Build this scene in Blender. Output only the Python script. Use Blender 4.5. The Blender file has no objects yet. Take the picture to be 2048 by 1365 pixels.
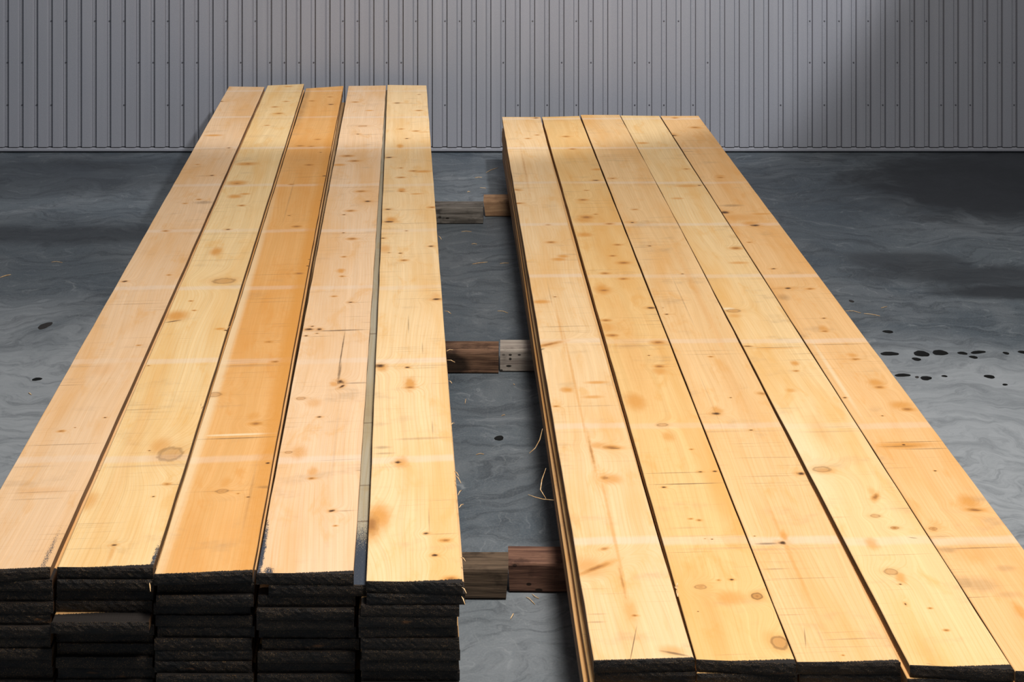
import bpy, bmesh, math, random
from mathutils import Vector

C = bpy.context.scene.collection
SC = bpy.context.scene
# ------------------------------------------------------------------ camera
CAM_H, FPX, HORIZON = 2.03, 2800.0, -440.0      # height above floor, focal length and horizon row (2048x1365 frame)
cam = bpy.data.objects.new('camera', bpy.data.cameras.new('camera'))
C.objects.link(cam); SC.camera = cam
cam.location = (0, 0, CAM_H); cam.rotation_euler = (math.pi/2, 0, 0)
cam.data.sensor_width = 36; cam.data.lens = FPX/2048*36
cam.data.shift_y = -(1365/2-HORIZON)/2048; cam.data.clip_end = 100

# ------------------------------------------------------------------ light
SC.view_settings.view_transform = 'Standard'; SC.view_settings.look = 'None'
SC.view_settings.gamma = 1; SC.view_settings.use_curve_mapping = False
SC.view_settings.exposure = 0.0
w = bpy.data.worlds.new('hall_daylight'); SC.world = w; w.use_nodes = True
w.node_tree.nodes['Background'].inputs[0].default_value = (0.62, 0.72, 0.86, 1)
w.node_tree.nodes['Background'].inputs[1].default_value = 0.15

def area(name, loc, target, sx, sy, power, col):
    l = bpy.data.lights.new(name, 'AREA'); l.shape = 'RECTANGLE'; l.size = sx; l.size_y = sy
    l.energy = power; l.color = col
    o = bpy.data.objects.new(name, l); C.objects.link(o); o.location = loc
    o.rotation_euler = (Vector(target)-Vector(loc)).to_track_quat('-Z', 'Y').to_euler()
    return o
def spot(name, loc, target, angle, blend, power, col, size):
    l = bpy.data.lights.new(name, 'SPOT'); l.spot_size = math.radians(angle); l.spot_blend = blend
    l.energy = power; l.color = col; l.shadow_soft_size = size
    o = bpy.data.objects.new(name, l); C.objects.link(o); o.location = loc
    o.rotation_euler = (Vector(target)-Vector(loc)).to_track_quat('-Z', 'Y').to_euler()
    return o
area('overhead_lamp', (0.70, 2.6, 4.7), (0.5, 3.0, 0), 0.7, 2.2, 262, (1.0, 0.96, 0.90))
spot('added_wall_spot', (1.0, 4.2, 3.6), (-0.3, 7.6, 3.0), 91, 0.13, 520, (0.97, 0.98, 1.0), 0.12)  # added unseen spot; its cone edge shapes the diagonal shade on the wall

# ------------------------------------------------------------------ helpers
def at(px, py, z):
    """a point of the photograph that lies at height z -> world x, y"""
    d = (CAM_H-z)*FPX/(py-HORIZON)
    return Vector(((px-1024)*d/FPX, d))

def tag(o, label=None, cat=None, group=None, kind=None):
    if label: o['label'] = label
    if cat: o['category'] = cat
    if group: o['group'] = group
    if kind: o['kind'] = kind
    return o

def mesh_obj(name, verts, faces, mat, parent=None, smooth=False):
    me = bpy.data.meshes.new(name); me.from_pydata([tuple(v) for v in verts], [], faces); me.update()
    if mat: me.materials.append(mat)
    if smooth:
        for p in me.polygons: p.use_smooth = True
    o = bpy.data.objects.new(name, me); C.objects.link(o)
    if parent: o.parent = parent
    return o

class NT:
    def __init__(s, tree): s.t = tree; s.n = tree.nodes; s.l = tree.links
    def put(s, sock, v):
        if v is None: return
        if hasattr(v, 'node'): s.l.new(v, sock)
        else: sock.default_value = v
    def node(s, kind, **kw):
        n = s.n.new(kind)
        for k, v in kw.items(): setattr(n, k, v)
        return n
    def m(s, op, a, b=None, c=None, clamp=False):
        n = s.node('ShaderNodeMath', operation=op, use_clamp=clamp)
        s.put(n.inputs[0], a); s.put(n.inputs[1], b); s.put(n.inputs[2], c)
        return n.outputs[0]
    def v(s, op, a, b=None):
        n = s.node('ShaderNodeVectorMath', operation=op); s.put(n.inputs[0], a); s.put(n.inputs[1], b)
        return n.outputs['Value'] if op in ('LENGTH', 'DISTANCE', 'DOT_PRODUCT') else n.outputs[0]
    def xyz(s, a, b, c):
        n = s.node('ShaderNodeCombineXYZ'); s.put(n.inputs[0], a); s.put(n.inputs[1], b); s.put(n.inputs[2], c)
        return n.outputs[0]
    def sep(s, a):
        n = s.node('ShaderNodeSeparateXYZ'); s.put(n.inputs[0], a); return n.outputs
    def noise(s, vec, scale=1, detail=2, rough=.5, dist=0):
        n = s.node('ShaderNodeTexNoise'); s.put(n.inputs['Vector'], vec)
        n.inputs['Scale'].default_value = scale; n.inputs['Detail'].default_value = detail
        n.inputs['Roughness'].default_value = rough; n.inputs['Distortion'].default_value = dist
        return n.outputs[0]
    def ramp(s, x, a, b, lo=0, hi=1, smooth=True):
        n = s.node('ShaderNodeMapRange', interpolation_type='SMOOTHSTEP' if smooth else 'LINEAR')
        s.put(n.inputs[0], x); s.put(n.inputs[1], a); s.put(n.inputs[2], b); s.put(n.inputs[3], lo); s.put(n.inputs[4], hi)
        return n.outputs[0]
    def mix(s, f, a, b, mode='MIX'):
        n = s.node('ShaderNodeMix', data_type='RGBA', blend_type=mode); n.clamp_factor = True
        s.put(n.inputs[0], f)
        for k, x in ((6, a), (7, b)):
            s.put(n.inputs[k], x if hasattr(x, 'node') else (*x, 1))
        return n.outputs[2]

def new_mat(name, rough=.6, spec=.3):
    m = bpy.data.materials.new(name); m.use_nodes = True
    b = m.node_tree.nodes['Principled BSDF']; b.inputs['Roughness'].default_value = rough
    b.inputs['Specular IOR Level'].default_value = spec
    return m, NT(m.node_tree), b

# one elliptical mark (knot, halo, scratch) as a reusable node group
G = bpy.data.node_groups.new('mark', 'ShaderNodeTree')
for nm, ty in (('P', 'NodeSocketVector'), ('Center', 'NodeSocketVector'), ('Radii', 'NodeSocketVector'),
               ('Angle', 'NodeSocketFloat'), ('Wobble', 'NodeSocketFloat')):
    G.interface.new_socket(nm, in_out='INPUT', socket_type=ty)
for nm in ('D', 'Core', 'Soft', 'Halo', 'Rim', 'Bump'):
    G.interface.new_socket(nm, in_out='OUTPUT', socket_type='NodeSocketFloat')
g = NT(G); gi = g.node('NodeGroupInput').outputs; go = g.node('NodeGroupOutput').inputs
r = g.node('ShaderNodeVectorRotate', rotation_type='Z_AXIS')
g.put(r.inputs['Vector'], g.v('SUBTRACT', gi['P'], gi['Center'])); g.put(r.inputs['Angle'], gi['Angle'])
d0 = g.v('LENGTH', g.v('DIVIDE', r.outputs[0], gi['Radii']))
d1 = g.m('ADD', d0, gi['Wobble'])
g.put(go['D'], d1)
g.put(go['Core'], g.ramp(d1, 1.1, .75))
g.put(go['Soft'], g.ramp(d1, 1.05, .15))
g.put(go['Halo'], g.ramp(d1, 2.4, .4))
g.put(go['Rim'], g.ramp(g.m('ABSOLUTE', g.m('SUBTRACT', d1, .92)), .28, .05))
g.put(go['Bump'], g.m('EXPONENT', g.m('MULTIPLY', g.m('MULTIPLY', d0, d0), -.12)))

def pine(name, base, seed=0.0, marks=(), band_phase=None, deep=(0.62, 0.30, 0.085), end_y=None, tint=1.0):
    """sawn pine: local x across the board, y along it; marks = (kind, x, y, rx, ry, strength, angle) in metres"""
    m, t, b = new_mat(name, .62, .25)
    P = t.node('ShaderNodeTexCoord').outputs['Object']
    x, y, z = t.sep(P)
    if seed is None:
        s_ = t.m('MULTIPLY', t.node('ShaderNodeObjectInfo').outputs['Random'], 37.0)
    else: s_ = seed
    flat = t.xyz(x, y, 0.0)
    wraw = t.m('SUBTRACT', t.noise(t.xyz(t.m('MULTIPLY', x, 75), t.m('MULTIPLY', y, 55), 0.0), 1, 2), .5)
    wob = t.m('MULTIPLY', wraw, 1.3); wobs = t.m('MULTIPLY', wraw, .55)
    ch = {}; bumps = None
    def acc(key, val, k):
        v_ = t.m('MULTIPLY', val, k)
        ch[key] = v_ if key not in ch else t.m('MAXIMUM', ch[key], v_)
    for (kind, mx, my, rx, ry, st, an) in marks:
        n = t.node('ShaderNodeGroup', node_tree=G)
        t.put(n.inputs['P'], flat); n.inputs['Center'].default_value = (mx, my, 0)
        n.inputs['Radii'].default_value = (rx, ry, 1); n.inputs['Angle'].default_value = an
        t.put(n.inputs['Wobble'], wobs if kind in 'lsw' or rx > .012 else wob); o = n.outputs
        if kind == 'd':
            acc('dark', t.m('POWER', o['Soft'], .7), .95*st); acc('halo', o['Halo'], .60*st)
        elif kind == 'k':
            acc('knot', o['Soft'], .80*st); acc('dark', o['Rim'], .10*st); acc('halo', o['Halo'], .90*st)
        elif kind == 's':
            acc('knot', o['Core'], .25*st); acc('dark', o['Rim'], .30*st); acc('halo', o['Halo'], .45*st)
        elif kind == 'h': acc('halo', o['Halo'], .95*st)
        elif kind == 'l': acc('line', t.ramp(o['D'], 1.7, .3), .95*st)
        elif kind == 'b': acc('blue', o['Halo'], st)
        elif kind == 'w': acc('pale', o['Halo'], st)
        if kind in 'dks' and ry > .004:
            q = t.m('MULTIPLY', o['Bump'], max(rx, .008)*2.4)
            bumps = q if bumps is None else t.m('ADD', bumps, q)
    low = t.noise(t.xyz(t.m('MULTIPLY', x, 2.2), t.m('MULTIPLY', y, .55), s_), 1, 2)
    u = t.m('ADD', x, t.m('MULTIPLY', t.m('SUBTRACT', low, .5), .17))
    if bumps is not None: u = t.m('ADD', u, bumps)
    streak = t.noise(t.xyz(t.m('MULTIPLY', u, 70), t.m('MULTIPLY', y, .8), s_), 1, 3, .6)
    ring = t.m('SINE', t.m('MULTIPLY', u, 620))
    fine = t.noise(t.xyz(t.m('MULTIPLY', u, 420), t.m('MULTIPLY', y, 5), s_), 1, 1)
    patch = t.noise(t.xyz(t.m('MULTIPLY', x, 7), t.m('MULTIPLY', y, 1.1), s_), 1, 3, .6)
    base = (base[0], base[1]*.99, base[2]*.95)
    lift = tuple(min(1, c*1.10+.03) for c in base)
    warm = (base[0]*.96, base[1]*.77, base[2]*.48)
    col = t.mix(t.ramp(streak, .32, .72, 0, .7), base, lift)
    col = t.mix(t.m('MULTIPLY', t.ramp(patch, .42, .72), .70), col, warm)
    patch2 = t.noise(t.xyz(t.m('MULTIPLY', x, 16), t.m('MULTIPLY', y, 5.5), t.m('ADD', s_, 21.0)), 1, 4, .65, .5)
    col = t.mix(t.m('MULTIPLY', t.ramp(patch2, .52, .72), .55), col, warm)
    col = t.mix(t.m('MULTIPLY', t.ramp(ring, .3, 1), t.ramp(low, .3, .7, .05, .30)), col, warm)
    col = t.mix(t.m('MULTIPLY', t.ramp(fine, .5, .8), .22), col, deep)
    # saw marks across the board
    saw = t.noise(t.xyz(t.m('MULTIPLY', x, 5), t.m('MULTIPLY', y, 240), s_), 1, 1)
    sawm = t.noise(t.xyz(t.m('MULTIPLY', x, 3), t.m('MULTIPLY', y, 3.2), t.m('ADD', s_, 9.0)), 1, 2)
    col = t.mix(t.m('MULTIPLY', t.m('MULTIPLY', t.ramp(saw, .62, .8), t.ramp(sawm, .46, .66)), .60), col, (.20, .12, .07))
    grime = t.noise(t.xyz(t.m('MULTIPLY', x, 5), t.m('MULTIPLY', y, 9), t.m('ADD', s_, 4.0)), 1, 4, .65)
    col = t.mix(t.m('MULTIPLY', t.ramp(grime, .56, .80), .34), col, (.28, .19, .12))
    if band_phase is not None:      # evenly spaced pale cross bands
        pp = t.m('PINGPONG', t.m('ADD', t.m('ADD', y, 5.7-band_phase), t.m('MULTIPLY', t.m('SUBTRACT', grime, .5), .02)), .285)
        col = t.mix(t.m('MULTIPLY', t.ramp(pp, .024, .008), t.ramp(low, .25, .6, .10, .36)), col, (.84, .70, .58))
        pq = t.m('PINGPONG', t.m('ADD', y, 5.7-band_phase+.034), .285)
        col = t.mix(t.m('MULTIPLY', t.ramp(pq, .007, .001), t.ramp(sawm, .45, .65, 0, .25)), col, (.30, .20, .14))
    if 'pale' in ch: col = t.mix(ch['pale'], col, (.92, .76, .50))
    if 'halo' in ch: col = t.mix(t.m('MULTIPLY', ch['halo'], .9), col, (.70, .30, .055))
    if 'line' in ch: col = t.mix(t.m('MULTIPLY', ch['line'], t.ramp(grime, .25, .6, .55, 1)), col, (.13, .075, .04))
    if 'knot' in ch: col = t.mix(ch['knot'], col, (.33, .135, .038))
    if 'dark' in ch: col = t.mix(ch['dark'], col, (.055, .022, .010))
    if 'blue' in ch:
        sp = t.noise(flat, 330, 3, .7)
        col = t.mix(t.ramp(t.m('ADD', sp, t.m('MULTIPLY', ch['blue'], .45)), .62, .86), col, (.045, .055, .075))
    if end_y is not None:           # sealer smeared over the sawn edge
        e = t.m('SUBTRACT', y, t.m('MULTIPLY', t.noise(t.xyz(t.m('MULTIPLY', x, 260), 0.0, s_), 1, 3, .7), .010))
        col = t.mix(t.ramp(e, end_y+.0005, end_y-.0025), col, (.02, .016, .014))
    # narrow edges: mostly side shade put into the colour, with some weathering
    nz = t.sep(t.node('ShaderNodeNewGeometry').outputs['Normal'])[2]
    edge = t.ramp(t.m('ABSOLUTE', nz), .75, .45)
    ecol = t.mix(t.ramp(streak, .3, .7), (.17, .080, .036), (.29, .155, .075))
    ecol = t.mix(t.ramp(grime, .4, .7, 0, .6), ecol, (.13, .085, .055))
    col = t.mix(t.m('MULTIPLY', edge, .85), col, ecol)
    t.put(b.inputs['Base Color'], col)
    bp = t.node('ShaderNodeBump'); bp.inputs['Strength'].default_value = .25; bp.inputs['Distance'].default_value = .002
    t.put(bp.inputs['Height'], t.m('ADD', saw, fine)); t.put(b.inputs['Normal'], bp.outputs[0])
    return m

def end_material():
    m, t, b = new_mat('blackened_end_grain', .55, .45)
    P = t.node('ShaderNodeTexCoord').outputs['Object']
    x, y, z = t.sep(P)
    rnd = t.m('MULTIPLY', t.node('ShaderNodeObjectInfo').outputs['Random'], 50.0)
    n1 = t.noise(t.xyz(t.m('MULTIPLY', x, 14), t.m('MULTIPLY', z, 30), rnd), 1, 4, .7)
    n2 = t.noise(t.xyz(t.m('MULTIPLY', x, 480), t.m('MULTIPLY', z, 480), rnd), 1, 3, .7)
    n3 = t.noise(t.xyz(t.m('MULTIPLY', x, 9), t.m('MULTIPLY', z, 40), t.m('ADD', rnd, 7.0)), 1, 2)
    col = t.mix(t.ramp(n1, .3, .75), (.006, .0045, .004), (.032, .021, .013))
    col = t.mix(t.m('MULTIPLY', t.ramp(n2, .54, .72), t.ramp(n1, .30, .6)), col, (.30, .17, .07))
    col = t.mix(t.m('MULTIPLY', t.ramp(n3, .71, .80), .8), col, (.33, .13, .035))
    t.put(b.inputs['Base Color'], col)
    bp = t.node('ShaderNodeBump'); bp.inputs['Strength'].default_value = .7; bp.inputs['Distance'].default_value = .003
    t.put(bp.inputs['Height'], t.m('ADD', n2, t.m('MULTIPLY', n1, 2.0))); t.put(b.inputs['Normal'], bp.outputs[0])
    return m
END = end_material()

# ------------------------------------------------------------------ the floor
def floor_material():
    m, t, b = new_mat('smeared_concrete', .5, .35)
    P = t.node('ShaderNodeTexCoord').outputs['Object']
    x, y, z = t.sep(P)
    big = t.noise(P, .55, 4, .6)
    mid = t.noise(P, 2.3, 5, .62, .6)
    # trowel swirls: a strongly warped coordinate sampled by stretched noise
    wv = t.node('ShaderNodeTexNoise'); t.put(wv.inputs['Vector'], P); wv.inputs['Scale'].default_value = 2.6; wv.inputs['Detail'].default_value = 4
    warp = t.v('ADD', P, t.v('MULTIPLY', t.v('SUBTRACT', wv.outputs['Color'], (.5, .5, .5)), (.9, .55, 0)))
    wx, wy, wz = t.sep(warp)
    sw = t.noise(t.xyz(t.m('MULTIPLY', wx, 3.5), t.m('MULTIPLY', wy, 17), 0.0), 1, 6, .72, .8)
    sw2 = t.noise(t.xyz(t.m('MULTIPLY', wx, 22), t.m('MULTIPLY', wy, 9), 3.0), 1, 5, .7, 1.2)
    grit = t.noise(P, 160, 3, .7)
    col = t.mix(t.ramp(big, .32, .68), (.060, .080, .100), (.125, .145, .160))
    col = t.mix(t.ramp(mid, .38, .72, 0, .70), col, (.175, .19, .205))
    col = t.mix(t.ramp(sw, .54, .34, 0, .62), col, (.035, .043, .053))
    col = t.mix(t.ramp(sw, .57, .74, 0, .50), col, (.34, .36, .38))
    col = t.mix(t.ramp(sw2, .56, .74, 0, .38), col, (.33, .35, .36))
    col = t.mix(t.ramp(grit, .42, .75, 0, .22), col, (.30, .31, .31))
    # dark stains, with the shadow over the rear-right floor painted in too
    w1 = t.m('MULTIPLY', t.m('SUBTRACT', t.noise(warp, 2.4, 4, .65), .5), 1.5)
    stains = [((1960, 380), .66, .50, .93), ((2130, 340), 1.0, .7, .88), ((1820, 520), .26, .10, .7), ((1950, 550), .42, .12, .78), ((2030, 585), .30, .07, .9),
              ((120, 470), .75, .12, .6), ((60, 350), .9, .35, .55), ((330, 330), .7, .12, .35)]
    for (pp, rx, ry, k) in stains:
        c = at(*pp, 0); n = t.node('ShaderNodeGroup', node_tree=G)
        t.put(n.inputs['P'], t.xyz(x, y, 0.0)); n.inputs['Center'].default_value = (c.x, c.y, 0)
        n.inputs['Radii'].default_value = (rx, ry, 1); n.inputs['Angle'].default_value = 0; t.put(n.inputs['Wobble'], w1)
        col = t.mix(t.m('MULTIPLY', t.ramp(n.outputs['D'], 1.5, .5), k), col, (.028, .031, .036))
    # paler concrete patches towards the open front
    for (pp, rx, ry, k) in [((2080, 960), .9, .75, .80), ((-60, 850), .9, .9, .7), ((1060, 1290), .5, .5, .15), ((1870, 790), .5, .5, .4)]:
        c = at(*pp, 0); n = t.node('ShaderNodeGroup', node_tree=G)
        t.put(n.inputs['P'], t.xyz(x, y, 0.0)); n.inputs['Center'].default_value = (c.x, c.y, 0)
        n.inputs['Radii'].default_value = (rx, ry, 1); n.inputs['Angle'].default_value = 0; t.put(n.inputs['Wobble'], w1)
        col = t.mix(t.m('MULTIPLY', t.m('MULTIPLY', t.ramp(n.outputs['D'], 1.5, .3), t.ramp(sw, .3, .6, .5, 1)), k), col, (.42, .44, .46))
    t.put(b.inputs['Base Color'], col)
    t.put(b.inputs['Roughness'], t.ramp(mid, .3, .7, .42, .62))
    bp = t.node('ShaderNodeBump'); bp.inputs['Strength'].default_value = .12; bp.inputs['Distance'].default_value = .003
    t.put(bp.inputs['Height'], t.m('ADD', t.m('MULTIPLY', grit, .3), t.m('ADD', sw, sw2))); t.put(b.inputs['Normal'], bp.outputs[0])
    return m
WALL_Y = 7.63
fl = mesh_obj('floor', [(-7, -2, 0), (7, -2, 0), (7, WALL_Y+.3, 0), (-7, WALL_Y+.3, 0), (-7, -2, -.1), (7, -2, -.1), (7, WALL_Y+.3, -.1), (-7, WALL_Y+.3, -.1)],
              [(0, 1, 2, 3), (7, 6, 5, 4), (0, 4, 5, 1), (1, 5, 6, 2), (2, 6, 7, 3), (3, 7, 4, 0)], floor_material())
tag(fl, 'blue-grey concrete floor with trowel swirls and dark stains', kind='structure')

# ------------------------------------------------------------------ the back wall: ribbed steel cladding
def wall_material():
    m, t, b = new_mat('grey_painted_steel', .55, .35)
    P = t.node('ShaderNodeTexCoord').outputs['Object']
    x, y, z = t.sep(P)
    n = t.noise(P, 420, 3, .7); n2 = t.noise(P, 1.3, 3)
    n3 = t.noise(t.xyz(t.m('MULTIPLY', x, 25), 0.0, t.m('MULTIPLY', z, .6)), 1, 2)
    col = t.mix(t.ramp(n, .3, .7), (.225, .230, .262), (.315, .320, .355))
    col = t.mix(t.ramp(n2, .4, .7, 0, .25), col, (.24, .25, .27))
    col = t.mix(t.ramp(n3, .45, .7, 0, .2), col, (.35, .35, .38))
    t.put(b.inputs['Base Color'], col)
    bp = t.node('ShaderNodeBump'); bp.inputs['Strength'].default_value = .2; bp.inputs['Distance'].default_value = .001
    t.put(bp.inputs['Height'], n); t.put(b.inputs['Normal'], bp.outputs[0])
    return m
STEEL = wall_material()
PITCH, RIB0 = .0795, (18.75-1024)*WALL_Y/FPX
RIBD = .016
rib_bottom = CAM_H-(294.5-HORIZON)*(WALL_Y-RIBD)/FPX
TOPZ = 3.4
verts, faces = [], []
n0, n1 = -34, 104
prof = []                                            # closed outline seen from above: x, depth in front of the sheet
for k in range(n0, n1):
    a = RIB0+k*PITCH
    prof.append([(a-.0020, -.0), (a-.0020, -.008), (a+.0020, -.008), (a+.0032, RIBD), (a+.0520, RIBD), (a+.0565, .0035), (a+.0565, -.003), (a+.0585, -.003), (a+.0585, 0)])
zb = rib_bottom
line = [p for q in prof for p in q]
for (px_, d) in line:
    verts += [(px_, WALL_Y-d, zb), (px_, WALL_Y-d, TOPZ)]
for i in range(len(line)-1):
    faces.append((2*i, 2*i+2, 2*i+3, 2*i+1))
# the sheet behind below the ribs, and a back plate
i0 = len(verts); xa, xb = line[0][0], line[-1][0]
verts += [(xa, WALL_Y+.012, 0), (xb, WALL_Y+.012, 0), (xb, WALL_Y+.012, TOPZ), (xa, WALL_Y+.012, TOPZ),
          (xa, WALL_Y+.06, 0), (xb, WALL_Y+.06, 0), (xb, WALL_Y+.06, TOPZ), (xa, WALL_Y+.06, TOPZ)]
faces += [(i0, i0+1, i0+2, i0+3), (i0+7, i0+6, i0+5, i0+4), (i0+3, i0+2, i0+6, i0+7), (i0, i0+3, i0+7, i0+4), (i0+1, i0+5, i0+6, i0+2)]
wall = tag(mesh_obj('wall_back', verts, faces, STEEL), 'grey ribbed steel cladding wall behind the stacks', kind='structure')
# screws between the ribs
random.seed(5)
SCREW, t_, b_ = new_mat('dull_screw', .4, .5); b_.inputs['Base Color'].default_value = (.15, .15, .17, 1); b_.inputs['Metallic'].default_value = .6
sv, sf = [], []
for ring_, (rr, dd) in enumerate(((.0044, 0), (.0044, .0015), (.003, .0035), (.0001, .0042))):
    for k in range(8):
        a = k*math.pi/4; sv.append((rr*math.cos(a), -dd, rr*math.sin(a)))
for q in range(3):
    for k in range(8): sf.append((q*8+k, q*8+(k+1) % 8, q*8+8+(k+1) % 8, q*8+8+k))
sme = bpy.data.meshes.new('screw'); sme.from_pydata(sv, [], sf); sme.materials.append(SCREW)
for row in (42, 125, 210):
    zz = CAM_H-(row-HORIZON)*WALL_Y/FPX
    ks = sorted(random.sample(range(0, 70), 32))
    for k in ks:
        o = bpy.data.objects.new('screw', sme); C.objects.link(o); o.parent = wall
        o.location = (RIB0+k*PITCH-.0105, WALL_Y-.0002, zz)
# base rail
rz0, rz1 = CAM_H-(303.0-HORIZON)*(WALL_Y-.014)/FPX, rib_bottom-.006
rp = [(WALL_Y, rz1), (WALL_Y-.010, rz1), (WALL_Y-.014, rz1-.004), (WALL_Y-.014, rz0+.004), (WALL_Y-.012, rz0), (WALL_Y+.008, rz0), (WALL_Y+.008, rz1)]
vv = [(xx, a, b) for xx in (xa, xb) for a, b in rp]; L = len(rp)
ff = [(i, (i+1) % L, L+(i+1) % L, L+i) for i in range(L)]+[tuple(range(L))[::-1], tuple(range(L, 2*L))]
tag(mesh_obj('baseboard_back', vv, ff, STEEL), 'plain grey steel rail along the foot of the ribbed wall', kind='structure')

# ------------------------------------------------------------------ boards
def board_mesh(name, quad, z_top, thick, mat, seed, bow_r=0.0, bow_l=0.0, n=46):
    """quad: near-left, near-right, far-right, far-left (world xy). Origin at the middle of the near end, on top."""
    rnd = random.Random(seed)
    nl, nr, fr, fll = quad
    org = (nl+nr)/2; d = ((fr+fll)/2-org); ang = math.atan2(d.y, d.x)-math.pi/2
    ca, sa = math.cos(-ang), math.sin(-ang)
    loc = lambda p: Vector((ca*(p.x-org.x)-sa*(p.y-org.y), sa*(p.x-org.x)+ca*(p.y-org.y)))
    a, b, c, e = [loc(p) for p in quad]
    ph = rnd.random()*6; jl = [rnd.uniform(-.0007, .0007) for _ in range(n+1)]; jr = [rnd.uniform(-.0007, .0007) for _ in range(n+1)]
    verts, faces = [], []
    bev = .0015
    for i in range(n+1):
        s = i/n; sag = math.sin(math.pi*s)
        l = a.lerp(e, s); r_ = b.lerp(c, s)
        xl, xr = l.x+jl[i]+bow_l*sag, r_.x+jr[i]+bow_r*sag
        yl, yr = l.y, r_.y
        lerp = lambda q: yl+(yr-yl)*q
        zt = .0004*math.sin(ph+s*9)
        sec = [(xl+bev, lerp(0), zt), (xl+(xr-xl)*.33, lerp(.33), zt-.0002), (xl+(xr-xl)*.66, lerp(.66), zt-.0002), (xr-bev, lerp(1), zt),
               (xr, lerp(1), zt-bev), (xr, lerp(1), -thick+bev), (xr-bev, lerp(1), -thick), (xl+bev, lerp(0), -thick), (xl, lerp(0), -thick+bev), (xl, lerp(0), zt-bev)]
        verts += sec
    S = 10
    for i in range(n):
        for k in range(S):
            faces.append((i*S+k, i*S+(k+1) % S, (i+1)*S+(k+1) % S, (i+1)*S+k))
    faces.append(tuple(range(S))[::-1]); faces.append(tuple(n*S+k for k in range(S)))
    o = mesh_obj(name, verts, faces, mat)
    o.location = (org.x, org.y, z_top); o.rotation_euler = (0, 0, ang)
    # blackened end: a thin rough skin over the near end
    ev, ef = [], []
    nx, nz = 26, 4
    for j in range(nz+1):
        for i in range(nx+1):
            s = i/nx; q = j/nz
            xx = a.x+(b.x-a.x)*s; yy = a.y+(b.y-a.y)*s
            edge = i in (0, nx) or j in (0, nz)
            ev.append((xx+(.0006 if i == nx else -.0006 if i == 0 else 0), yy-(.0008 if edge else .0025)-rnd.random()*.0014,
                       -thick*q+(rnd.uniform(-.0007, .0007) if 0 < j < nz else (rnd.uniform(-.0006, .0006) if j == 0 else 0))))
    for j in range(nz):
        for i in range(nx):
            k = j*(nx+1)+i; ef.append((k, k+nx+1, k+nx+2, k+1))
    base = len(ev)
    for j in range(nz+1):
        for i in range(nx+1):
            s = i/nx; ev.append((a.x+(b.x-a.x)*s, a.y+(b.y-a.y)*s+.0005, -thick*j/nz))
    loop = [i for i in range(nx+1)]+[j*(nx+1)+nx for j in range(1, nz+1)]+[nz*(nx+1)+i for i in range(nx-1, -1, -1)]+[j*(nx+1) for j in range(nz-1, 0, -1)]
    for k in range(len(loop)):
        p, q = loop[k], loop[(k+1) % len(loop)]
        ef.append((p, q, q+base, p+base))
    e_ = mesh_obj('end_grain', ev, ef, END, o)
    e_['label'] = 'blackened rough end grain'
    return o, loc

LZ, RZ, SUP = .400, .2912, .077
LT, RT = (LZ-SUP)/14, (RZ-SUP)/9
left_px = [((-94, 1145), (100, 1136), (529, 174), (458, 173)),
           ((115, 1135), (306, 1136), (608, 168), (535, 171)),
           ((309, 1149), (505, 1144), (687, 172), (612, 177)),
           ((513, 1147), (707, 1148), (772, 171), (697, 172)),
           ((733, 1163), (925, 1166), (853, 171), (775, 170))]
right_px = [((1188, 1322), (1389, 1319), (1081, 234), (1004, 234)),
            ((1393, 1320), (1592, 1328), (1159, 232), (1084, 234)),
            ((1594, 1325), (1800, 1325), (1239, 230), (1161, 230)),
            ((1820, 1331), (2026, 1339), (1319, 232), (1241, 231)),
            ((2031, 1343), (2234, 1347), (1397, 232), (1321, 232))]

M = {}
# kind, px, py, rx(px) [, ry in metres, strength, angle]
M['L0'] = [('d',442,203,5),('h',427,271,20,.02),('d',458,296,4),('l',425,298,33),('d',424,351,5),('l',408,352,18),('k',395,329,4),('k',398,399,5),('k',370,407,4),
 ('l',408,405,20,.03,.5),('k',331,462,6),('k',338,550,4),('d',249,563,6),('k',338,550,3),('l',275,608,62,.003,.6),('l',280,602,62,.002,.4),('k',278,691,4),('k',122,863,6),('d',210,836,3),
 ('l',125,890,78,.003,.55),('l',85,985,75,.004,.35),('l',450,226,30,.003,.4),('l',440,251,30,.003,.4),('h',85,982,50,.02,.3),('l',70,999,60,.004,.3),('b',92,1120,7,.14,.55),('d',150,856,2),('h',205,740,30,.05,.3)]
M['L1'] = [('h',577,173,10),('k',550,214,6),('k',558,227,7),('k',572,203,5),('k',534,251,4),('h',493,328,24,.03),('k',496,328,6),('h',474,366,22,.04),('k',474,367,7),
 ('h',490,388,12),('h',470,393,16,.03),('k',483,411,6),('d',455,459,5),('h',432,503,13,.05),('s',448,562,22,.024),('k',382,602,4),('k',388,621,4),('h',353,632,26,.05),('l',346,643,16,.006,1,-.35),
 ('d',452,661,4),('h',440,658,12,.01),('d',297,732,3),('s',341,909,25,.035),('h',322,893,24,.05,.7),('k',335,969,7),('d',307,994,3),('d',228,1091,6),('h',224,1105,6,.05,.5),('d',299,902,3),
 ('h',176,1003,22,.05,.7),('l',260,868,75,.002,.15),('b',308,1122,7,.08,.8),('h',260,900,20,.5,.25),('l',395,521,45,.002,.4)]
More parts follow.
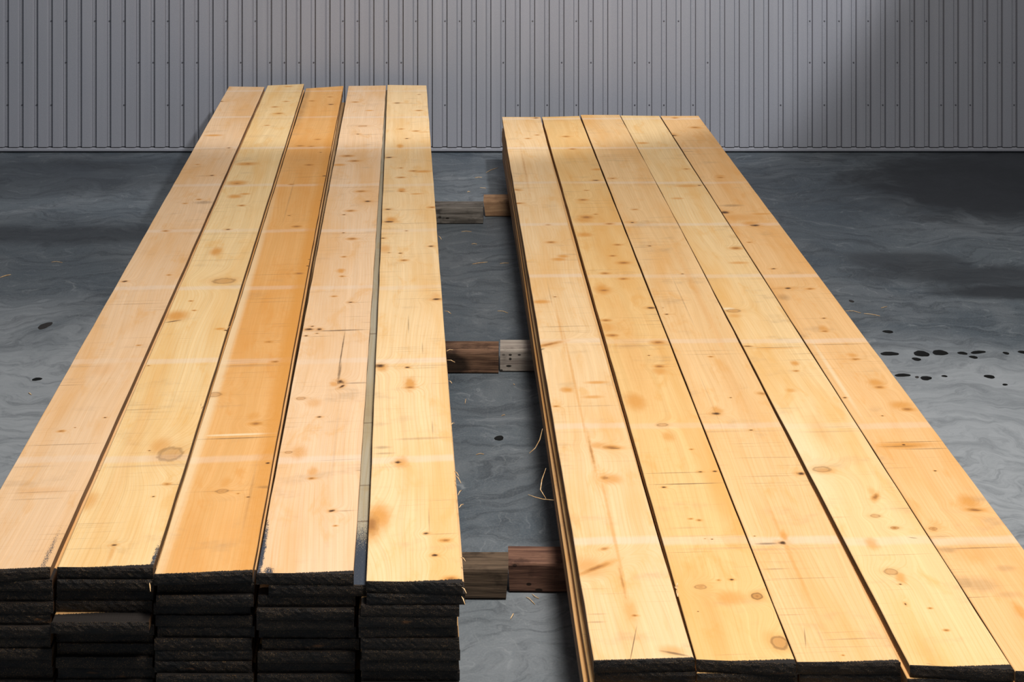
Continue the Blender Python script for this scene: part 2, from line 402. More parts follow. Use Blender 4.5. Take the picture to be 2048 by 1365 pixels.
M['L2'] = [('k',660,194,5),('d',662,209,6),('k',624,202,6),('k',635,279,7),('k',600,292,8),('k',622,293,7),('d',641,305,3),('k',618,330,9),('d',649,352,5),('l',620,354,34,.003,.6),
 ('k',583,369,6),('k',643,401,5),('d',578,431,4),('k',593,453,10),('d',618,519,3),('d',615,532,4),('k',599,547,10,.012),('l',550,549,52,.003,.6),('l',545,604,55,.003,.4),('l',545,597,50,.004,.3),
 ('k',537,684,7),('k',550,724,8),('s',428,790,16,.014),('k',512,848,12),('h',508,833,16,.03,.6),('l',475,877,82,.004,.75),('w',475,870,82,.006,.8),('d',536,927,5),('s',444,983,13),('h',452,965,12,.03,.6),
 ('d',496,995,4),('k',476,988,3),('l',445,983,70,.003,.3),('l',530,975,20,.01,.4),('l',655,222,26,.003,.5),('l',650,232,30,.003,.5),('l',648,240,30,.003,.4),
 ('l',655,188,20,.004,.4),('l',612,190,8,.3,.35),('l',578,400,2,.4,.3),('l',500,990,3,.3,.2)]
M['L3'] = [('k',711,204,6),('h',739,221,9),('s',725,252,9),('d',716,268,4),('l',742,269,26),('k',695,312,10),('k',709,322,9),('h',678,330,16,.02),('k',722,383,9),('d',735,403,7),('l',752,404,16,.003,.5),
 ('k',701,422,8),('d',687,430,4),('d',687,466,3),('k',704,478,9),('k',688,514,5),('h',682,542,9,.025),('k',685,553,5),('k',668,593,5),('d',701,605,5),('l',722,605,22,.003,.4),('d',618,659,9,.010),
 ('d',624,653,4),('d',638,659,5,.01),('l',680,661,55,.008,.85),('d',634,667,3),('d',612,672,4),('l',640,673,28,.003,.5),('l',683,706,1.6,.24,1,.02),('l',679,745,3,.10,.8,.02),('d',681,764,7,.016,1,-.6),('d',684,773,4,.014,1,.6),
 ('h',668,768,10,.02,.8),('l',715,766,27,.008,.6),('s',602,797,10),('h',628,806,18,.03,.5),('d',639,834,5),('s',577,905,8),('h',598,905,18,.04,.6),('k',624,957,7),('h',625,944,11,.03,.7),('d',664,1022,7),('l',692,1022,22,.004,.4),
 ('k',671,1052,4),('b',522,1110,9,.16,.95),('b',536,1147,14,.03,.8),('l',680,920,60,.002,.4),('l',720,941,8,.002,.6),('l',670,890,3,.3,.15)]
M['L4'] = [('d',838,189,3),('l',824,197,18,.004,.5),('d',795,206,6,.01),('l',822,207,28,.005,.5),('k',838,221,6),('k',802,258,5),('k',832,262,6),('h',850,264,14,.01,.6),('d',814,277,4),('h',800,292,7,.04),('d',778,315,7),
 ('k',802,336,4),('k',827,342,7),('h',845,343,20,.02),('k',802,355,7),('k',804,383,6),('h',803,380,9,.03),('h',833,388,14,.01),('d',776,419,6),('l',815,420,48,.003,.5),('d',778,444,10,.012),('h',782,440,12,.04),('l',825,447,50,.004,.6),
 ('k',864,415,7),('d',813,462,3),('d',767,477,5),('d',862,493,6),('d',801,507,4),('d',778,506,3),('h',770,498,12,.05,.7),('l',840,508,40,.002,.4),('k',808,521,7),('d',873,599,9),('h',872,594,10,.04,.5),('l',820,598,55,.002,.35),
 ('d',760,732,10,.014),('h',764,735,14,.03,.9),('d',815,735,5),('l',850,736,32,.003,.5),('k',820,775,9),('h',820,768,13,.05),('l',817,650,1.5,.1,.5),('d',795,925,8),('h',802,925,16,.03,.8),('l',845,877,60,.010,.35),('l',765,895,18,.012,.4),('l',770,907,22,.008,.4),
 ('h',757,1035,28,.07,1),('k',743,1050,16,.045),('d',853,1067,6),('l',888,1068,30,.003,.4),('k',891,1081,9),('d',870,1111,7),('k',901,1158,12),('l',858,1040,1.5,.08,.4),('l',865,855,1.5,.06,.4),('l',845,697,1.3,.06,.4),('l',830,1000,70,.0015,.2)]
M['R0'] = [('d',1072,236,6),('k',1074,270,4),('k',1056,277,5),('l',1040,298,38,.003,.5),('l',1040,303,38,.003,.4),('k',1049,335,2,.25,.35),('l',1062,376,40,.003,.45),('k',1034,380,8,.008,.8,.3),('k',1036,407,9,.008),('k',1096,450,5,.008,.5),
 ('k',1102,485,8),('h',1126,513,12,.02),('h',1118,519,16,.02),('d',1110,594,3),('h',1082,604,20,.02),('l',1131,653,60,.003,.75),('l',1131,663,60,.003,.5),('k',1098,689,26,.009,1,-.45),('l',1083,699,8,.008,.9,-.45),('h',1098,689,24,.03,.5),
 ('h',1193,765,24,.012,.9),('h',1134,780,14,.02),('h',1185,794,22,.012,.8),('k',1112,813,5),('l',1180,812,68,.002,.5),('k',1222,895,17,.009,1,.15),('l',1228,897,12,.005,.9,.1),('h',1195,891,22,.02,.7),('h',1221,958,26,.03,.8,.35),('k',1210,956,9,.009,.8,.3),
 ('k',1191,1137,34,.008,1,-.55),('h',1178,1135,34,.05,.7,-.5),('k',1209,1098,9,.005,.7,-.3),('k',1270,1232,6),('h',1262,1222,14,.05,.5),('l',1195,1229,22,.004,.4),('l',1192,1245,20,.005,.45),('l',1266,1292,1.2,.10,.9,.25),('l',1350,1308,30,.006,.8,.35),('h',1345,1303,30,.02,.6,.3),
 ('h',1150,770,3,.55,.5),('k',1183,905,3,.08,.7),('h',1225,1060,4,.35,.55),('l',1100,590,1.5,.2,.25),('l',1130,540,45,.002,.3),('k',1245,1165,3,.05,.6),('h',1120,655,3,.2,.5)]
M['R1'] = [('k',1132,273,7),('k',1145,298,6),('h',1194,339,12,.02),('d',1192,361,7,.008),('l',1163,363,25,.003,.5),('k',1173,381,4),('k',1166,400,8),('l',1190,402,45,.003,.4),('l',1192,407,45,.003,.4),('l',1190,415,45,.003,.4),('k',1173,435,11,.02),('h',1168,440,20,.04,.8),
 ('k',1219,448,7),('k',1192,429,4),('h',1170,470,16,.03),('k',1235,490,7),('k',1225,512,6),('k',1247,526,11),('h',1247,526,18,.02),('k',1210,547,8),('k',1247,558,8),('h',1206,580,18,.05),('k',1208,581,10),('d',1302,616,9,.009),('h',1302,616,16,.02,.7),('k',1212,641,9),
 ('k',1225,671,11),('h',1216,655,22,.05,.7),('k',1316,685,12),('d',1298,711,3),('k',1319,733,10),('h',1319,742,16,.03,.8),('h',1272,803,24,.07,.9),('s',1325,850,11),('h',1336,873,14,.03,.7),('k',1383,899,4),('d',1401,944,5),('d',1430,943,5),('l',1352,946,68,.003,.6),
 ('l',1376,968,76,.003,.95),('d',1328,975,5),('k',1382,1038,4),('k',1398,1041,5),('d',1410,1078,2),('d',1424,1079,2),('l',1379,1057,55,.002,.35),('l',1385,1073,60,.002,.3),('l',1380,1105,60,.002,.35),('s',1401,1175,12),('k',1401,1175,10,.011,.5),('d',1464,1160,5),('k',1437,1161,4),
 ('s',1514,1193,11,.012,1.6),('k',1514,1193,7,.009,.9),('h',1461,1196,36,.03,.7),('d',1396,1224,2),('s',1559,1287,17,.022,1.3),('h',1545,1282,22,.04,.5),('h',1260,700,30,.5,.35),('h',1420,1230,30,.2,.35),('l',1140,318,40,.003,.4),('l',1210,540,45,.002,.4)]
M['R2'] = [('k',1225,357,5),('h',1225,357,12,.02,.6),('l',1250,317,52,.003,.35),('l',1252,322,50,.002,.3),('k',1269,419,5),('d',1264,445,5),('h',1262,444,14,.02,.5),('l',1305,484,55,.002,.45),('l',1300,490,50,.002,.35),('d',1299,492,4),('d',1365,548,3),('l',1365,600,1.5,.35,.3),
 ('d',1333,629,4),('d',1326,616,2),('l',1424,709,66,.003,.55),('l',1415,702,60,.004,.3),('k',1421,714,4),('d',1461,796,3),('d',1432,828,9,.009),('h',1434,822,13,.03,.8),('l',1405,829,20,.003,.3),('d',1502,861,4),('l',1450,863,52,.002,.35),('k',1524,788,9,.008,.7,.3),
 ('d',1602,948,8,.008),('l',1532,953,66,.004,.35),('d',1564,1086,8,.009),('l',1533,1088,24,.007,.75),('h',1567,1072,8,.03,.9),('l',1548,1139,26,.004,.5),('l',1610,1157,78,.002,.5),('d',1509,1073,2),('l',1610,1275,1.3,.05,.7,.2),('k',1686,1311,3),('l',1640,1272,2,.05,.2),
 ('h',1400,600,8,.6,.35),('h',1580,1110,6,.25,.5),('h',1470,780,20,.3,.3),('l',1600,1217,60,.002,.25),('l',1420,800,1.2,.3,.2)]
M['R3'] = [('h',1285,286,14,.02),('k',1373,338,5),('d',1399,371,4),('h',1375,372,28,.02,.8),('h',1355,397,14,.015,.8),('k',1472,497,10,.012),('l',1478,493,12,.004,.5),('h',1478,526,22,.015,.8),('s',1467,622,14),('w',1457,618,14,.012,.9),('h',1470,632,14,.02,.6),('d',1496,693,10,.004,1,.1),
 ('l',1552,695,66,.003,.7),('h',1550,697,55,.008,.5),('h',1590,727,9,.02),('k',1592,742,5),('h',1582,781,11,.015,.7),('s',1644,939,18,.014),('h',1650,942,26,.02,.7),('k',1751,994,6,.016,1,.5),('h',1746,985,9,.03,.5),('s',1750,1032,10),('s',1789,1056,9),('k',1789,1056,6),
 ('l',1826,1076,9,.003,.8,.3),('h',1744,1088,14,.03,.7),('l',1785,1110,85,.0015,.5),('s',1782,1144,14,.012),('h',1800,1155,12,.03,.8),('d',1801,1169,4),('d',1811,1209,2.5,.006),('k',1860,1217,4),('k',1892,1261,5),('l',1860,1329,10,.002,.5,.4),
 ('h',1700,1190,5,.3,.6),('h',1860,1310,22,.08,.25),('l',1310,318,60,.002,.3),('l',1670,1035,30,.006,.25),('w',1600,900,40,.3,.4),('h',1640,860,20,.1,.35)]
M['R4'] = [('k',1350,236,6),('k',1390,255,8),('h',1394,256,14,.02,.8),('d',1346,271,8),('h',1342,269,14,.04,.7),('l',1390,281,36,.003,.55),('l',1370,298,26,.004,.5),('l',1402,308,42,.003,.4),('l',1375,303,16,.006,.6),('k',1441,355,6),('h',1441,352,11,.02,.7),('d',1449,425,10,.02),
 ('l',1463,411,24,.025,.55),('h',1480,435,40,.05,.6),('d',1510,451,10),('h',1500,447,18,.03,.9),('h',1522,428,24,.012,.9),('k',1499,485,4),('d',1547,538,5),('d',1576,577,7),('h',1574,577,30,.02,.5),('k',1620,578,7),('l',1567,595,14,.045,.4),('d',1648,637,4),('l',1615,638,32,.002,.4),
 ('k',1649,663,6),('h',1647,658,11,.03,.8),('l',1680,689,64,.003,.9),('l',1675,719,58,.002,.5),('l',1680,705,60,.0015,.3),('k',1711,719,7),('h',1704,711,12,.02,.8),('h',1752,766,18,.03,.9),('k',1759,775,9),('h',1802,811,24,.03,.9),('k',1815,819,11,.01),('d',1690,796,4),('d',1765,832,3),
 ('l',1830,884,72,.003,.7),('l',1855,898,50,.004,.6),('h',1810,891,60,.022,1),('d',1807,890,4),('l',1800,893,40,.006,.5),('d',1870,942,3),('k',1949,1020,15,.008,1,.12),('l',1952,1021,12,.004,.8,.12),('h',1938,1004,20,.04,.9),('s',1866,1058,9),('k',1866,1058,8,.009,.7),('h',1874,1052,14,.03,.4),
 ('l',1955,1096,88,.004,.6),('l',1895,1100,20,.02,.4),('l',1960,1170,40,.05,.28),('l',1930,1165,22,.04,.4),('l',2010,1137,22,.02,.35),('h',1950,1105,60,.05,.4),('h',2041,1223,12,.04,.8),('h',1700,1000,10,.9,.25),('l',2020,1190,30,.02,.25),('w',1668,750,5,.28,.5)]
BASE = {'L0': (.80, .54, .33), 'L1': (.85, .60, .31), 'L2': (.78, .43, .16), 'L3': (.82, .56, .35), 'L4': (.86, .61, .34),
        'R0': (.84, .58, .32), 'R1': (.82, .52, .22), 'R2': (.82, .53, .26), 'R3': (.85, .59, .30), 'R4': (.82, .50, .23)}
LABEL = {
 'L0': 'pale peach pine board along the outer left edge of the left stack, top layer',
 'L1': 'pale yellow knotty pine board on top of the left stack, second from the left',
 'L2': 'orange-brown pine board on top of the left stack, the darkest one',
 'L3': 'pinkish pine board with a long dark crack and hooked knot, top of left stack',
 'L4': 'yellow pine board along the right edge of the left stack, top layer, beside the gap',
 'R0': 'pale pine board along the left edge of the right stack, top layer, beside the gap',
 'R1': 'golden board with many knots on top of the right stack, second from the left',
 'R2': 'middle board on top of the right stack, long grain loops and one black hole knot',
 'R3': 'creamy smooth board on top of the right stack, second from the right',
 'R4': 'orange knotty board along the outer right edge of the right stack, top layer'}
ORD = ['top', 'second', 'third', 'fourth', 'fifth', 'sixth', 'seventh', 'eighth', 'ninth', 'tenth', 'eleventh', 'twelfth', 'thirteenth', 'fourteenth']
COL = ['first', 'second', 'third', 'fourth', 'fifth']
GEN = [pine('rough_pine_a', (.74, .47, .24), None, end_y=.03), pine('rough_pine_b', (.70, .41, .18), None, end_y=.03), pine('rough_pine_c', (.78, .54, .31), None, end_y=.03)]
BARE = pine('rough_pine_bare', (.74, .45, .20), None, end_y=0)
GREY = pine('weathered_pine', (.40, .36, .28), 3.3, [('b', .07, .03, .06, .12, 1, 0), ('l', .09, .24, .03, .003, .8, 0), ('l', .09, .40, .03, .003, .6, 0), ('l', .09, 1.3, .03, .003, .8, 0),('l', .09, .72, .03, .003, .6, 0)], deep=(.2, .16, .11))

def stack(side, px, ztop, th, layers, x0, phase):
    random.seed(11 if side == 'L' else 23)
    tops = []
    for c, q in enumerate(px):
        key = '%s%d' % (side, c)
        quad = [at(p[0], p[1], ztop) for p in q]
        org = (quad[0]+quad[1])/2; dd = (quad[2]+quad[3])/2-org; ang = math.atan2(dd.y, dd.x)-math.pi/2
        ca, sa = math.cos(-ang), math.sin(-ang)
        marks = []
        for mk in M[key]:
            kind, mx, my, rx = mk[:4]
            p = at(mx, my, ztop); sc = FPX/p.y
            rm = rx/sc*(1.18 if kind == 'd' else 1.0); ry = mk[4] if len(mk) > 4 else (.0028 if kind == 'l' else rm*.62)
            st = mk[5] if len(mk) > 5 else 1.0; an = mk[6] if len(mk) > 6 else 0.0
            k_ = .80 if kind == 'l' else .58 if kind in 'hbw' else 1.0
            q2 = p-org; marks.append((kind, ca*q2.x-sa*q2.y, sa*q2.x+ca*q2.y, rm*k_, ry*(.55 if kind in 'lhbw' else 1.0), st, an))
        if key == 'L2':
            marks.append(('h', .088, 1.9, .022, 1.6, 1, 0)); marks.append(('h', .0, 2.6, .09, 1.2, .30, 0)); marks.append(('w', -.092, 1.2, .010, .9, .6, 0))
            marks.append(('l', -.09, 4.1, .02, .35, .35, 0))
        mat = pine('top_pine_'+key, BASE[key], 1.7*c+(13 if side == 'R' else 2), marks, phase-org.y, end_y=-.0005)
        bow = dict(bow_r=-.012) if key == 'R0' else {}
        if key == 'L2': bow = dict(bow_r=-.004)
        if key == 'R2': bow = dict(bow_r=.0105)
        if key == 'R3': bow = dict(bow_l=.003)
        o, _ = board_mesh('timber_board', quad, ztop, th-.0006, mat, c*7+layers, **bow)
        tag(o, LABEL[key], 'board', 'boards of the %s stack' % ('left' if side == 'L' else 'right'))
        tops.append((quad, o))
    word = 'left' if side == 'L' else 'right'
    for k in range(1, layers):
        zt = ztop-k*th
        qs = [t_[0] for t_ in tops]
        Y0 = sum(q_[0].y for q_ in qs)/5; Y1 = sum(q_[3].y for q_ in qs)/5
        ex = lambda p, q_, Y: p.x+(q_.x-p.x)*(Y-p.y)/(q_.y-p.y)
        def edge(c_, right, Y):
            q_ = qs[c_]; return ex(q_[1], q_[2], Y) if right else ex(q_[0], q_[3], Y)
        def bounds(Y, j):
            return [edge(0, False, Y)-.03]+[(edge(i, True, Y)+edge(i+1, False, Y))/2+random.uniform(-j, j) for i in range(4)]+[edge(4, True, Y)+.03]
        bN, bF = bounds(Y0, .004), bounds(Y1, .003)
        if side == 'L' and k == 1: bN[4] = edge(4, False, Y0)-.0005; bF[4] = edge(4, False, Y1)+.0005
        if side == 'R':
            off = {1: (-.006, .001), 2: (-.007, .000), 3: (-.0165, -.001), 4: (-.017, -.002)}.get(k, (.001, .001))
            bN[1] = edge(0, False, Y0)+off[0]+.2005; bF[1] = edge(0, False, Y1)+off[1]+.2005
            if k == 1: bN[1] = edge(1, False, Y0)-.001; bF[1] = edge(1, False, Y1)-.001; bN[3] = edge(3, False, Y0)-.010
        for c in range(5):
            nl, nr, fr, f_ = tops[c][0]
            mid_n, mid_f = (nl+nr)/2, (fr+f_)/2
            jy = random.uniform(-.006, .012); jend = random.uniform(-.05, .0)
            if side == 'R' and k == 1: jy = abs(jy)*.3
            if side == 'R' and k == 2: jy = -.010-random.random()*.006
            if side == 'L' and k == 1 and c in (3, 4): jy = 0; jend = 0 if c == 3 else -.2
            if side == 'L' and k == 4 and c == 1: jy = -.035
            def span(lo, hi):
                lo += .0014; hi -= .0014
                wd = min(hi-lo, .199); sl = hi-lo-wd; f = 1.0 if (k == 1 and ((side == 'L' and c == 3) or (side == 'R' and c == 0))) else random.random() if 0 < c < 4 else (1.0 if c == 0 else 0.0)
                return lo+sl*f, lo+sl*f+wd
            xa_, xb_ = span(bN[c], bN[c+1]); xc_, xd_ = span(bF[c], bF[c+1])
            yn, yf = mid_n.y+jy, mid_f.y+jend
            yb_ = yn+random.uniform(-.002, .002)
            L_ = lambda x0_, x1_, Y: x0_+(x1_-x0_)*(Y-Y0)/(Y1-Y0)
            xa_, xb_, xc_, xd_ = L_(xa_, xc_, yn), L_(xb_, xd_, yb_), L_(xa_, xc_, yf), L_(xb_, xd_, yf)
            q = [Vector((xa_, yn)), Vector((xb_, yb_)), Vector((xd_, yf)), Vector((xc_, yf))]
            if side == 'L' and k == 1 and c == 3: mat = GREY
            elif side == 'R' and k in (1, 2): mat = BARE
            else: mat = GEN[(c+k*2+random.randint(0, 1)) % 3]
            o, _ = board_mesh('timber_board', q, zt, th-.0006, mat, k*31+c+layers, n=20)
            lab = 'black-ended pine board in the %s stack, %s layer down, %s column from left' % (word, ORD[k], COL[c])
            if side == 'L' and k == 1 and c == 3: lab = 'grey weathered board in left stack, second layer down, showing between two pale top boards'
            if side == 'L' and k == 4 and c == 1: lab = 'black-ended board jutting forward in the left stack, fifth layer down, second column'
            tag(o, lab, 'board', 'boards of the %s stack' % word)
    return tops
tl = stack('L', left_px, LZ, LT, 14, None, 3.93)
tr = stack('R', right_px, RZ, RT, 9, None, 3.77)

# ------------------------------------------------------------------ bearers under the stacks
def bearer_material(name, base, dark, seed, holes=()):
    m, t, b = new_mat(name, .75, .2)
    P = t.node('ShaderNodeTexCoord').outputs['Object']
    x, y, z = t.sep(P)
    n1 = t.noise(t.xyz(t.m('MULTIPLY', x, 5), t.m('MULTIPLY', y, 90), t.m('ADD', t.m('MULTIPLY', z, 90), seed)), 1, 4, .65)
    n2 = t.noise(t.xyz(t.m('MULTIPLY', x, 14), t.m('MULTIPLY', y, 20), t.m('ADD', t.m('MULTIPLY', z, 20), seed+5)), 1, 4, .65)
    col = t.mix(t.ramp(n1, .3, .7), dark, base)
    col = t.mix(t.ramp(n2, .5, .75, 0, .75), col, tuple(c*.45 for c in dark))
    for (hx, hz, rx, rz, k) in holes:
        n = t.node('ShaderNodeGroup', node_tree=G); t.put(n.inputs['P'], t.xyz(x, z, 0.0))
        n.inputs['Center'].default_value = (hx, hz, 0); n.inputs['Radii'].default_value = (rx, rz, 1)
        col = t.mix(t.m('MULTIPLY', n.outputs['Core'], k), col, (.01, .007, .005))
    t.put(b.inputs['Base Color'], col)
    bp = t.node('ShaderNodeBump'); bp.inputs['Strength'].default_value = .6; bp.inputs['Distance'].default_value = .003
    t.put(bp.inputs['Height'], n1); t.put(b.inputs['Normal'], bp.outputs[0])
    return m

def bearer(x0, x1, y0, depth, h, mat, label, yaw=0.0, seed=0, end='right', tilt=0.0):
    """squared, worn sleeper; origin at the end that shows, on the floor, front edge"""
    rnd = random.Random(seed); Lx = x1-x0; n = 24; bev = .006
    verts, faces = [], []
    S = 12
    for i in range(n+1):
        s = i/n; x = s*Lx
        wob = .0015*math.sin(7*s+seed)+rnd.uniform(-.0008, .0008)
        zt = h+.0010*math.sin(5*s+seed*2)-.001
        e = tilt*(1 if end == 'right' and i == n else -1 if end == 'left' and i == 0 else 0)
        pts = [(0, bev), (0, h*.5), (0, zt-bev*1.2), (bev*.4, zt-bev*.3), (bev*1.4, zt), (depth*.5, zt+.0003), (depth-bev, zt), (depth, zt-bev), (depth, h*.5), (depth, bev), (depth-bev, 0), (bev, 0)]
        verts += [(x+e*(p[1]/h-.5), p[0]+wob, max(0.0, p[1])) for p in pts]
    for i in range(n):
        for k in range(S): faces.append((i*S+k, (i+1)*S+k, (i+1)*S+(k+1) % S, i*S+(k+1) % S))
    faces.append(tuple(range(S))); faces.append(tuple(n*S+k for k in range(S))[::-1])
    o = mesh_obj('timber_bearer', verts, faces, mat)
    o.location = (x0, y0, 0); o.rotation_euler = (0, 0, yaw)
    tag(o, label, 'timber', 'squared bearers under the stacks')
    return o
Bm = bearer_material
bearer(-1.22, -.012, 3.462, .083, SUP, Bm('bearer_olive', (.17, .115, .075), (.060, .040, .026), 1, [(1.02, .04, .02, .05, .8)]),
       'olive-brown bearer block under the left stack, nearest the camera', seed=1, tilt=.006)
bearer(-.008, 1.13, 3.492, .082, SUP, Bm('bearer_red', (.25, .13, .085), (.095, .045, .032), 2, [(.05, .022, .007, .004, .9), (.075, .008, .01, .004, .9), (.015, .068, .006, .004, .7)]),
       'reddish-brown bearer block under the right stack, nearest the camera', seed=2, end='left', tilt=.004)
bearer(-1.36, -.046, 4.783, .098, SUP, Bm('bearer_brown', (.27, .15, .09), (.07, .035, .022), 3, [(1.12, .03, .10, .05, .85)]),
       'dark brown bearer block with a bright splintered edge, left one of the middle pair', seed=3)
bearer(-.041, 1.05, 4.797, .092, SUP, Bm('bearer_grey', (.46, .40, .34), (.26, .21, .18), 4, [(.035, .06, .006, .004, .9), (.035, .046, .005, .005, .9), (.03, .022, .010, .004, .95), (.012, .06, .006, .004, .5), (.066, .06, .006, .003, .9), (.004, .007, .006, .004, .9)]),
       'pale grey bearer block with nail holes, right one of the middle pair', seed=4, end='left')
bearer(-1.52, -.132, 6.395, .10, SUP, Bm('bearer_black', (.25, .22, .19), (.07, .06, .05), 5, [(1.10, .04, .05, .024, .85), (1.19, .032, .008, .006, .8), (1.225, .028, .009, .004, .9)]),
       'weathered blackish bearer block with a big dark knot, left one of the far pair', seed=5)
bearer(-.128, .97, 6.50, .105, SUP, Bm('bearer_tan', (.40, .24, .13), (.24, .13, .07), 6),
       'light brown bearer block, right one of the far pair near the wall', seed=6, end='left', tilt=.010)

# ------------------------------------------------------------------ oil drops on the concrete
OIL, t_, b_ = new_mat('dark_oil', .45, .12); b_.inputs['Base Color'].default_value = (.006, .006, .005, 1)
OILF, t_, b_ = new_mat('dried_oil', .6, .3); b_.inputs['Base Color'].default_value = (.030, .026, .024, 1)
spots = [(1779,708,17,4.2,'long dark oil drop beside the right stack, nearest the boards'), (1843,708,14,6.5,'large round oil drop in the row right of the stack'),
 (1833,719,9,3.2,'small oil drop just below the large round one in the row'), (1880,706,17,4.8,'broad flat oil drop with a pointed end in the row'),
 (1925,707,9,3.2,'small round oil drop in the row, right of the broad pointed one'), (1956,705,15,3,'double oil drop in the row near the right edge of the floor'),
 (1947,715,8,3,'small oil drop under the double oil drop'), (2012,707,6,2.6,'tiny oil drop in the row near the right edge'), (2045,705,8,3.2,'oil drop cut by the right edge of the photo'),
 (1776,664,10,3,'lone oil drop above the long row of oil drops'), (1805,751,15,3.4,'long oil drop touching the stack edge in the lower row'), (1852,757,11,4.3,'round oil drop in the lower row of drops'),
 (1834,755,4,2,'faint tiny oil drop left of the round one in the lower row'), (1889,753,5.5,2,'tiny oil drop right of the round one in the lower row'), (1979,754,10,3.8,'slanted oil drop at right end of the lower row'),
 (2010,770,5,2,'tiny oil drop at the far right below the lower row'), (1703,603,5,2.4,'small faint oil drop close to the right stack, highest up'),
 (998,877,10,4.6,'dark oil drop on the floor between the two stacks'), (74,759,9,3.4,'dark oil drop on the floor left of the left stack'), (90,652,11,7,'rusty dried oil patch on the floor left of the left stack')]
for i, (px_, py_, rx, ry, lab) in enumerate(spots):
    c = at(px_, py_, 0); sx = rx*c.y/FPX; sy = ry*c.y/FPX/(CAM_H/c.y)
    rnd = random.Random(i+3); vs, fs = [(0, 0, .0011)], []
    N = 28; ph = rnd.random()*6
    for ring_, (q, hh) in enumerate(((.55, .0011), (.9, .0008), (1.0, .0001))):
        for k in range(N):
            a = 2*math.pi*k/N; rr = q*(1+.10*math.sin(2*a+ph)+.06*math.sin(3*a+ph*2)+.03*math.sin(7*a))
            vs.append((sx*rr*math.cos(a), sy*rr*math.sin(a), hh))
    for k in range(N):
        fs.append((0, 1+k, 1+(k+1) % N))
        for q in range(2): fs.append((1+q*N+k, 1+(q+1)*N+k, 1+(q+1)*N+(k+1) % N, 1+q*N+(k+1) % N))
    o = mesh_obj('oil_spot', vs, fs, OILF if i in (12, 16, 19) else OIL, smooth=True); o.location = (c.x, c.y, .0003)
    o.rotation_euler = (0, 0, rnd.uniform(-.25, .25))
    tag(o, lab, 'oil spot', 'oil drops on the floor')

# ------------------------------------------------------------------ wood slivers
FIB, t_, b_ = new_mat('torn_wood_fibre', .6, .2)
nn = t_.noise(t_.node('ShaderNodeTexCoord').outputs['Object'], 120, 2); t_.put(b_.inputs['Base Color'], t_.mix(t_.ramp(nn, .35, .65), (.62, .36, .15), (.82, .58, .33)))
def sliver(name, pts, wid, th, label=None, group=None, parent=None):
    """a thin strip of wood following pts (world coordinates, or the parent's)"""
    org = Vector((0, 0, 0)) if parent else Vector(pts[0]); vs, fs = [], []
    P = [Vector(p)-org for p in pts]
    for i, p in enumerate(P):
        tng = (P[min(i+1, len(P)-1)]-P[max(i-1, 0)]).normalized()
        sd = tng.cross(Vector((0, 0, 1)))
        sd = Vector((1, 0, 0)) if sd.length < .1 else sd.normalized()
        up = sd.cross(tng); k = wid*(.35 if i in (0, len(P)-1) else 1)
        vs += [p+sd*k/2-up*th/2, p-sd*k/2-up*th/2, p-sd*k/2+up*th/2, p+sd*k/2+up*th/2]
    for i in range(len(P)-1):
        for k in range(4): fs.append((i*4+k, i*4+(k+1) % 4, i*4+4+(k+1) % 4, i*4+4+k))
    fs += [(3, 2, 1, 0), tuple(len(P)*4-4+k for k in range(4))]
    o = mesh_obj(name, vs, fs, FIB, parent)
    if not parent: o.location = org; tag(o, label, 'wood sliver', group)
    return o
fl_sl = [((0,556),(22,550),5,'thick pale wood sliver at the far left edge of the floor'), ((103,525),(125,526),1.5,'thin pale sliver on the floor, right of the thick one at far left'),
 ((1690,623),(1722,627),1.6,'short straw-like sliver by the right edge of the right stack'), ((1728,628),(1760,633),2.2,'long straw-like sliver on the floor right of the right stack'),
 ((1762,617),(1774,614),1.5,'small curled sliver above the long straw-like sliver'), ((952,911),(968,910),1.6,'pale sliver under the oil drop between the stacks'),
 ((1021,1240),(1027,1229),3.2,'stubby sliver on the floor in front of the nearest bearer pair'), ((1064,1190),(1078,1199),1.5,'thin sliver just in front of the reddish bearer block'),
 ((1052,1196),(1070,1211),1.3,'pale thin sliver below the reddish bearer block'), ((945,529),(975,525),2.4,'reddish sliver between the stacks, below the far bearer pair'),
 ((1000,528),(1018,527),2,'reddish sliver close to the right stack, below the far bearer pair'), ((923,464),(943,464),1.4,'yellow sliver just below the far bearer pair'),
 ((943,489),(954,489),2,'short pale sliver between the far and middle bearer pairs'), ((935,385),(940,384),2.5,'tiny bright crumb above the far bearer pair'),
 ((972,346),(996,336),1.6,'reddish curled sliver near the wall, left of the right stack'), ((960,376),(972,377),1.2,'thin red sliver between the stacks near the wall'),
 ((950,356),(964,355),1.3,'short red sliver between the stacks, nearest the wall'), ((930,809),(932,799),1.6,'tiny upright sliver between the stacks below the middle bearers'),
 ((1027,770),(1030,771),1.6,'tiny yellow crumb below the pale grey bearer block'), ((995,623),(1016,627),1.6,'thin red sliver above the middle bearer pair'),
 ((1003,833),(1010,832),1.3,'tiny yellow sliver in the gap, right of centre, above the oil drop'), ((57,787),(63,791),3,'pale chip on the floor left of the left stack')]
for i, (a, b, wpx, lab) in enumerate(fl_sl):
    p, q = at(*a, 0), at(*b, 0); rnd = random.Random(i); wd = max(.0013, wpx*p.y/FPX*.55)
    mid = (p+q)/2+Vector((rnd.uniform(-.004, .004), rnd.uniform(-.006, .006)))
    sliver('wood_sliver', [(p.x, p.y, .0012), ((p.x+mid.x)/2, (p.y+mid.y)/2, .0025), (mid.x, mid.y, .0032), ((q.x+mid.x)/2, (q.y+mid.y)/2, .0022), (q.x, q.y, .0012)],
           wd, .0014, lab, 'wood slivers on the floor')
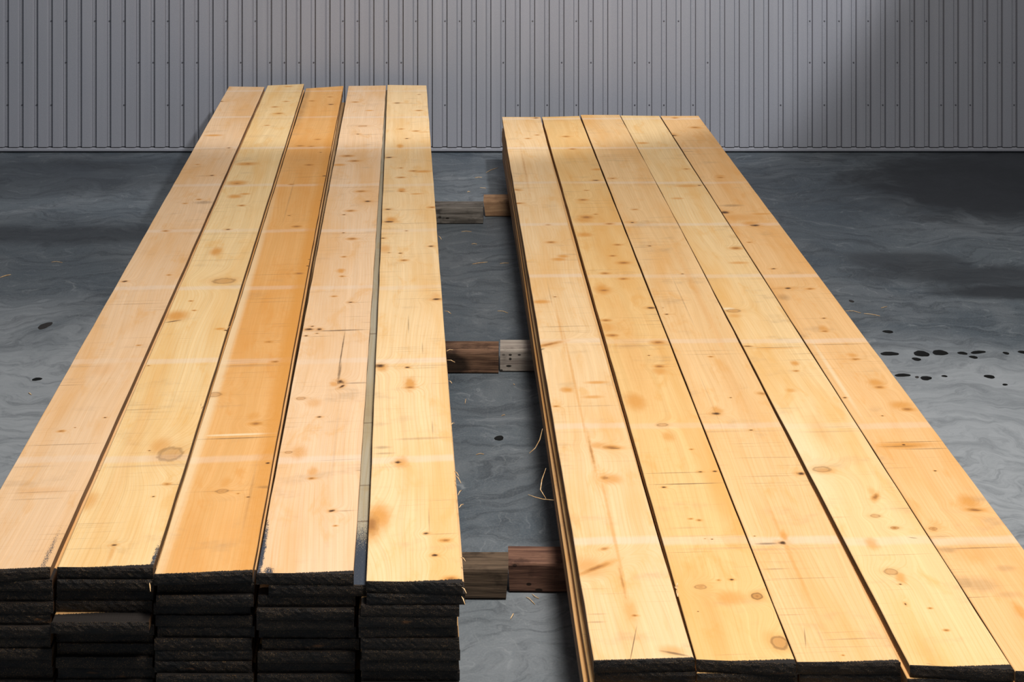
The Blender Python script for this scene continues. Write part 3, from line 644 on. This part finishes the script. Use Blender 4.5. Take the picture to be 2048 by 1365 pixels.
# curled shavings caught on the shaded flank of the right stack
def flank(px_, py_, dx=0.0, z=.20):
    p = at(px_, py_, z); return (p.x+dx, p.y, z)
sliver('wood_shaving', [flank(1085,858,0,.21), flank(1084,880,-.006,.19), flank(1079,897,-.012,.17), flank(1066,907,-.010,.16)], .0024, .001,
       'long curled wood shaving hanging from the left flank of right stack, upper one', 'shavings caught on the right stack')
sliver('wood_shaving', [flank(1092,937,0,.21), flank(1087,960,-.004,.19), flank(1087,980,-.008,.18), flank(1095,998,-.004,.17)], .0022, .001,
       'bowed wood shaving on the left flank of the right stack, middle one', 'shavings caught on the right stack')
sliver('wood_shaving', [flank(1108,1001,0,.19), flank(1090,999,-.006,.185), flank(1078,995,-.01,.18), flank(1067,990,-.014,.175)], .0022, .001,
       'straight wood shaving poking into the gap from right stack, lowest one', 'shavings caught on the right stack')
# torn fibres along the right edge of the last board of the left stack (parts of that board)
bd = tl[4][1]; ca, sa = math.cos(-bd.rotation_euler.z), math.sin(-bd.rotation_euler.z)
def onb(o, px_, py_, z):
    p = at(px_, py_, z); qx, qy = p.x-o.location.x, p.y-o.location.y
    a = -o.rotation_euler.z; return Vector((math.cos(a)*qx-math.sin(a)*qy, math.sin(a)*qx+math.cos(a)*qy, 0))
for (x0_, y0_, dx, dy) in [(912,940,6,9),(914,948,8,14),(919,988,4,-12),(921,1013,6,-9),(905,848,4,-6),(893,620,9,4),(896,700,10,-4),(897,718,13,3),(925,1112,6,6),(927,1172,6,10),(926,1190,4,14),(907,985,-3,10),(879,470,4,6),(900,760,4,3)]:
    a, b = onb(bd, x0_-3, y0_, LZ), onb(bd, x0_+dx, y0_+dy, LZ)
    a.z, b.z = -.004, -.006
    s = sliver('splinter', [a, (a+b)/2+Vector((0, 0, .003)), b], .0022, .0012, parent=bd)
bd = tl[1][1]
for (x0_, y0_, dx, dy) in [(402,822,4,-8),(455,658,5,-4),(406,815,-4,-6),(303,1180,-4,-12)]:
    a, b = onb(bd, x0_-2, y0_, LZ), onb(bd, x0_+dx, y0_+dy, LZ); a.z, b.z = -.004, .001
    s = sliver('splinter', [a, (a+b)/2+Vector((0, 0, .003)), b], .0025, .0012, parent=bd)
bd = tr[1][1]
for (x0_, y0_, dx, dy) in [(1353,1180,2,-12),(1356,1192,-3,-10),(1350,1172,3,8)]:
    a, b = onb(bd, x0_, y0_, RZ), onb(bd, x0_+dx, y0_+dy, RZ); a.z, b.z = -.003, .001
    s = sliver('splinter', [a, (a+b)/2+Vector((0, 0, .002)), b], .005, .0012, parent=bd)
